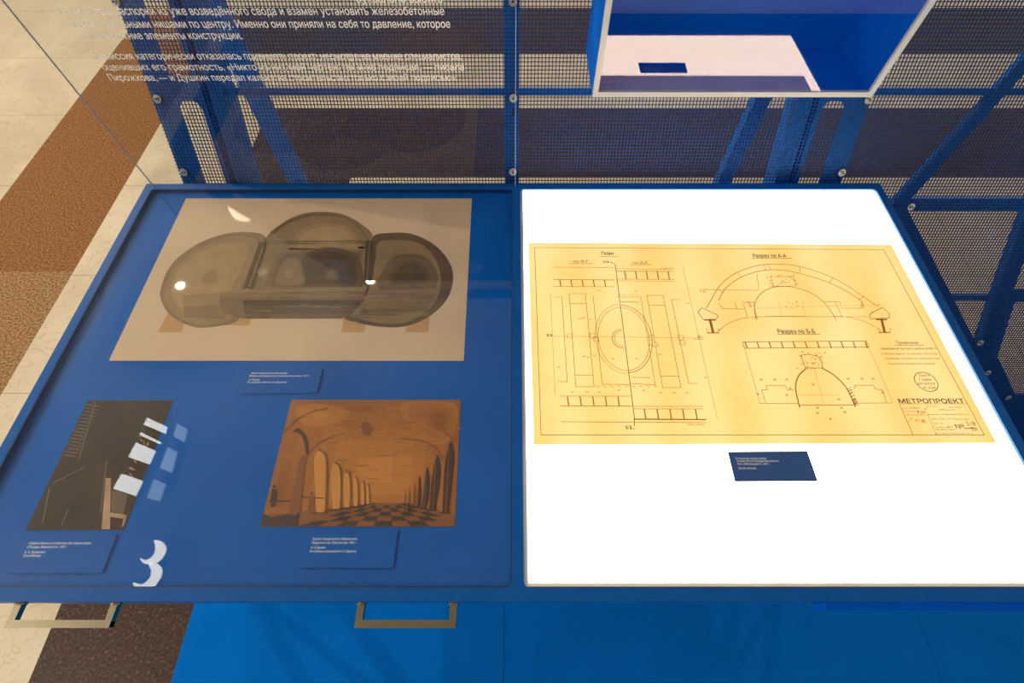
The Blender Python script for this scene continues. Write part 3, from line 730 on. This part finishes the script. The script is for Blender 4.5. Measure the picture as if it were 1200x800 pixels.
# title block
L_([(1054, 473), (1133, 473)], 0.0007); L_([(1054, 473.5), (1070, 509.5)], W1, 1); L_([(1087, 485), (1097, 509)], 0.0006)
for yy, xa, xb in ((478, 1058, 1080), (482, 1060, 1082), (486, 1062, 1086), (476, 1086, 1100), (480, 1100, 1118), (485.5, 1088, 1136), (491, 1092, 1134), (496, 1094, 1104), (501, 1096, 1114), (503.5, 1098, 1118), (508, 1096, 1140), (477, 1112, 1126), (499.5, 1110, 1114)):
    x = xa
    while x < xb: L_([(x, yy), (x + rr.uniform(1.2, 3.4), yy + rr.uniform(-0.5, 0.5))], W1, rr.choice((0, 0, 1))); x += 3.8
scribble(1066, 1084, 490, 496, 16, 2); scribble(1074, 1086, 478, 486, 12, 0)
L_(arc(1085.3, 447.3, 12.8, 11.2, 0, 360, 32, -0.49 * 1.0), W2, 1, True)
L_([(1130, 502), (1142, 501.5)], W2, 1)
d.build('linework', MS, p)
d = MB()
def T_(x0, x1, y, s, h, mi=1):
    a = onz(x0, y, ZD + 0.0014); b = onz(x1, y, ZD + 0.0014); t = MB(); t.text(s, a, EX, EYp, (b - a).length, h, bold=0.022 if h > 0.0072 else 0.0); t.build('inscription', MS[mi], p)
def U_(x0, x1, y, wd=W1, mi=1):
    u = MB(); u.line([onz(x0, y, ZD + 0.0014), onz(x1, y, ZD + 0.0014)], wd); u.build('underline', MS[mi], p)
T_(705, 719, 298.5, 'План', 0.008); U_(703, 724, 300.5)
T_(672, 690, 307.5, 'по В-Г', 0.006); U_(667, 695, 308.8)
T_(742, 759, 309, 'по Д-Е', 0.006); U_(738, 763, 310)
T_(707, 713, 308, 'Я', 0.005); U_(712, 717, 307)
T_(883, 922, 301.5, 'Разрез по А-А', 0.0085); U_(881, 928, 302.5)
T_(912, 956, 390.5, 'Разрез по Б-Б', 0.0085); U_(911, 961, 391.5)
T_(821, 827, 342.5, '1:5', 0.005); T_(818, 824, 396, 'В₁', 0.005); T_(641, 647, 394, 'В', 0.005)
T_(733, 740, 503, 'Я', 0.006); U_(740, 744, 502)
T_(1051, 1077, 403, 'Примечание', 0.006); U_(1049, 1082, 404.3)
T_(1030, 1098, 409.5, '1. Армирование смотреть чертеж на КМ-12', 0.0045, 1)
T_(1033, 1100, 415.5, '2. Бетон марки не менее 170 кг/см²', 0.0042, 0)
T_(1036, 1102, 421, '3. Размеры указаны по чертежу в мм', 0.0040, 0)
T_(1041, 1096, 427, 'Смотреть разрез по куполу', 0.0040, 0)
T_(1077, 1090, 441, 'Лист', 0.0045); T_(1078, 1092, 445.8, 'Годен', 0.0045); T_(1075, 1096, 450.5, 'для купола', 0.0045); T_(1083, 1097, 455.6, 'К-324', 0.0045)
T_(1054, 1131, 472.2, 'МЕТРОПРОЕКТ', 0.0075)
T_(1121, 1131, 502, '№', 0.0071); T_(1134, 1144, 498.5, '5-18', 0.007); T_(1139, 1146, 504.5, '324', 0.006)
T_(807, 826, 498.3, 'Вид снизу', 0.0035, 2); T_(775, 791, 314.6, 'Вид снизу', 0.003, 0)

caption([(853, 529), (946, 528.3), (958.5, 563.5), (861.5, 564)],
        [(862, 898, 538, 'Конструкция купола кровли'), (863.5, 913, 541, 'станции метро «Площадь Маяковского»'), (864.5, 902, 544.5, 'Лист «Метропроекта». 1937 г.'), (866, 886, 549.5, 'Копия чертежа')],
        'dark blue caption card on the glowing white panel', z0=LZ, mat=BLUE_LABEL, name='caption_card', th=0.0015, h=0.003)

# ---------------------------------------------------------------- text pane
YP = 0.5 * (yf + yf - RW)
pane = thing('text_pane', 'upright clear glass pane printed with white text at the back of the table', 'glass pane', (onz(380, 213, TZ).x, YP, TZ))
px0 = ony(175.5, 213, YP).x; px1 = ony(604, 213, YP).x; PH = 0.41
q = MB(); q.box(px0 + 0.0006, px1 - 0.0006, YP - 0.0015, YP + 0.0015, TZ, TZ + PH); q.build('glass_sheet', G_PANE, pane)
q = MB(); q.box(px0, px0 + 0.0006, YP - 0.0015, YP + 0.0015, TZ, TZ + PH); q.box(px1 - 0.0006, px1, YP - 0.0015, YP + 0.0015, TZ, TZ + PH); q.box(px0, px1, YP - 0.0015, YP + 0.0015, TZ + PH, TZ + PH + 0.0006)
q.build('polished_edge', ACRYL, pane)
t = MB(); yt = YP - 0.0018
def PT(x0, x1, y, s, h=0.0112):
    a = ony(x0, y, yt); b = ony(x1, y, yt); t.text(s, a, EX, (0, 0, 1), (b - a).length, h, bold=0.010)
PT(418, 519, 3.0, 'буквально выбить')
PT(72.5, 521, 17.5, 'поперечные распорки из уже возведённого свода и взамен установить железобетонные')
PT(83, 528, 32.5, 'плиты с овальными нишами по центру. Именно они приняли на себя то давление, которое')
PT(96, 285, 45.8, 'несли прежние элементы конструкции.')
PT(113, 541, 69.5, 'Комиссия категорически отказалась принимать проект, несмотря на мнение специалистов,')
PT(122, 544, 82.3, 'оценивших его грамотность. «Никто из них мой чертёж так и не подписал, — писала')
PT(130, 536, 94.5, 'Пирожкова, — и Душкин передал кальку на строительство только с моей подписью».')
t.build('white_lettering', WHITE, pane)

# ---------------------------------------------------------------- wall-mounted display box
YG = 0.714
a = ony(694, 113, YG); b = ony(1021, 113, YG)
bx0, bx1, bz0 = a.x, b.x, a.z; bz1 = bz0 + 0.40; by1 = YG + 0.13; TK = 0.006
box = thing('display_box', 'open-fronted blue display box hung on the mesh above the glowing panel', 'display box', ((bx0 + bx1) / 2, YG + 0.065, bz0))
q = MB(); y0 = YG + 0.004
q.box(bx0, bx0 + TK, y0, by1, bz0, bz1); q.box(bx1 - TK, bx1, y0, by1, bz0, bz1)
q.box(bx0 + TK, bx1 - TK, y0, by1, bz0, bz0 + TK); q.box(bx0 + TK, bx1 - TK, y0, by1, bz1 - TK, bz1)
q.box(bx0 + TK, bx1 - TK, by1 - TK, by1, bz0 + TK, bz1 - TK)
q.build('box_shell', BLUE_BOX, box)
q = MB(); q.box(bx0 + 0.008, bx1 - 0.008, YG - 0.001, YG + 0.001, bz0 + 0.008, bz1 - 0.008); q.build('cover_glass', G_BOX, box)
q = MB(); e = 0.008
q.box(bx0, bx0 + e, YG - 0.002, y0, bz0, bz1); q.box(bx1 - e, bx1, YG - 0.002, y0, bz0, bz1)
q.box(bx0 + e, bx1 - e, YG - 0.002, y0, bz0, bz0 + e); q.box(bx0 + e, bx1 - e, YG - 0.002, y0, bz1 - e, bz1)
q.build('cover_rim', ACRYL, box)
for x in (bx0 + 0.06, bx1 - 0.06):
    zz = bz0 + 0.30; ym = M0.y + (zz - TZ) * 0.4856
    q = MB(); q.box(x - 0.012, x + 0.012, by1, ym - 0.003, zz - 0.012, zz + 0.012)
    q.build('hanging_bracket', BLUE, box)

# ---------------------------------------------------------------- ceiling lamps: some mirrored in the glass, other spotlights unseen
HOUSE = pmat('white_lamp_housing', (0.7, 0.68, 0.62), 0.5)
def mirror_at(px, py, z):                      # where a ceiling lamp must hang to show at this spot of the table glass
    g_ = onz(px, py, TZ - 0.001); dd = (g_ - CAM); dd.z = -dd.z
    return g_ + dd * ((z - g_.z) / dd.z)
def spot(p, label, power, rad=0.045, col=(1.0, 0.88, 0.70)):
    r = thing('spotlight', label, 'lamp', (p.x, p.y, CZ), 'warm ceiling spotlights')
    h_ = MB(); h_.cyl((p.x, p.y, CZ), (p.x, p.y, CZ - 0.03), 0.05, 20); h_.cyl((p.x, p.y, CZ - 0.03), (p.x, p.y, CZ - 0.2), 0.012, 10)
    h_.cyl((p.x, p.y, CZ - 0.2), (p.x, p.y, CZ - 0.3), 0.03, 20, r2=0.07)
    h_.build('lamp_housing', HOUSE, r)
    l = bpy.data.lights.new('bulb', 'POINT'); l.energy = power; l.color = col; l.shadow_soft_size = rad
    q = MB(); q.cyl((p.x, p.y, CZ - 0.3), (p.x, p.y, CZ - 0.305), 0.045, 24); q.build('lamp_lens', emat('lamp_lens_glow', (40, 33, 24)), r)
    lo = bpy.data.objects.new('bulb', l); COL.objects.link(lo); lo.parent = r; lo.location = (0, 0, -0.32)
SZ = CZ - 0.32
spot(mirror_at(210, 333, SZ), 'warm ceiling spotlight mirrored as a bright star on the left lobe of the print', KEY_POWER, 0.008)
spot(mirror_at(434, 327, SZ), 'warm ceiling spotlight mirrored as a bright star on the right lobe of the print', LAMP_POWER)
spot(V((-4.1, -0.7, SZ)), 'warm ceiling spotlight beside the left wall', 240)
spot(V((1.8, 2.6, SZ)), 'added unseen ceiling spotlight behind the mesh to the right', LAMP_POWER)  # added lamp, unseen, only there to light the scene
spot(V((-2.6, -1.6, SZ)), 'added unseen ceiling spotlight behind the camera to the left', LAMP_POWER)  # another added lamp out of view, for its light alone
def glow(name, pts, col, label, cat, group):
    q = MB(); zt = CZ - 0.03
    q.prism([mirror_at(x, y, zt) for x, y in pts], (0, 0, 0.03), 1, 1)
    c_ = [mirror_at(x, y, zt) for x, y in pts]
    q.prism([V(p_) - V((0, 0, 0.001)) for p_ in c_], (0, 0, 0.001), 0)
    tag(q.build(name, [emat(name + '_glow', col), HOUSE]), label, cat, group)
PG = 'white ceiling light panels mirrored in the case glass'
for pts, lb in (([(172, 489), (196, 500), (194, 508), (168, 497)], 'white ceiling light panel mirrored topmost over the dark photograph'),
            ([(164.5, 506), (189, 518), (187, 520.5), (163, 509)], 'thin white ceiling light strip mirrored over the dark photograph'),
            ([(159, 518), (182.6, 528), (175, 544), (150, 535)], 'white ceiling light panel mirrored third down over the dark photograph'),
            ([(142, 554.6), (167.7, 563.5), (159, 581), (132, 572)], 'white ceiling light panel mirrored lowest over the dark photograph')):
    glow('light_panel', pts, (7.5, 8.0, 8.2), lb, 'light panel', PG)
for pts, lb in (([(207, 496), (220, 502.5), (215.5, 518), (203, 511)], 'added dim bluish pane for a second reflection top right of the dark photograph'),
            ([(196, 524), (208, 529), (201, 553.5), (187, 548)], 'added dim bluish pane for a second reflection middle right of the dark photograph'),
            ([(180, 561), (194, 567), (187, 587.5), (172, 583)], 'added dim bluish pane for a second reflection low right of the dark photograph')):
    glow('ghost_pane', pts, (1.1, 1.7, 2.0), lb, 'light panel', PG)  # added panes imitating the fainter second reflection of the light panels
C5 = lambda L5: smooth([(x / 5, y / 5 + 590) for x, y in L5], 5, True)
glow('crescent_lamp', C5([(900, 216), (940, 218), (972, 258), (950, 320), (900, 350), (845, 350), (818, 318), (855, 330), (895, 302), (908, 255)]), (8.5, 7.6, 6.0), 'cream crescent ceiling lamp mirrored upper at the front of the case', 'lamp', 'crescent ceiling lamps')
glow('crescent_lamp', C5([(870, 352), (920, 350), (950, 390), (930, 450), (890, 486), (795, 488), (780, 462), (832, 470), (872, 440), (884, 392)]), (8.5, 7.6, 6.0), 'cream crescent ceiling lamp mirrored lower at the front of the case', 'lamp', 'crescent ceiling lamps')
glow('dome_lamp', smooth([(272, 221), (266, 230), (267, 243), (274, 255), (287, 259), (298, 256)], 5) + [(305, 252), (296, 242), (286, 232), (278, 225)], (8, 7, 5.2), 'cream dome ceiling lamp mirrored at the top of the sepia print', 'lamp', None)
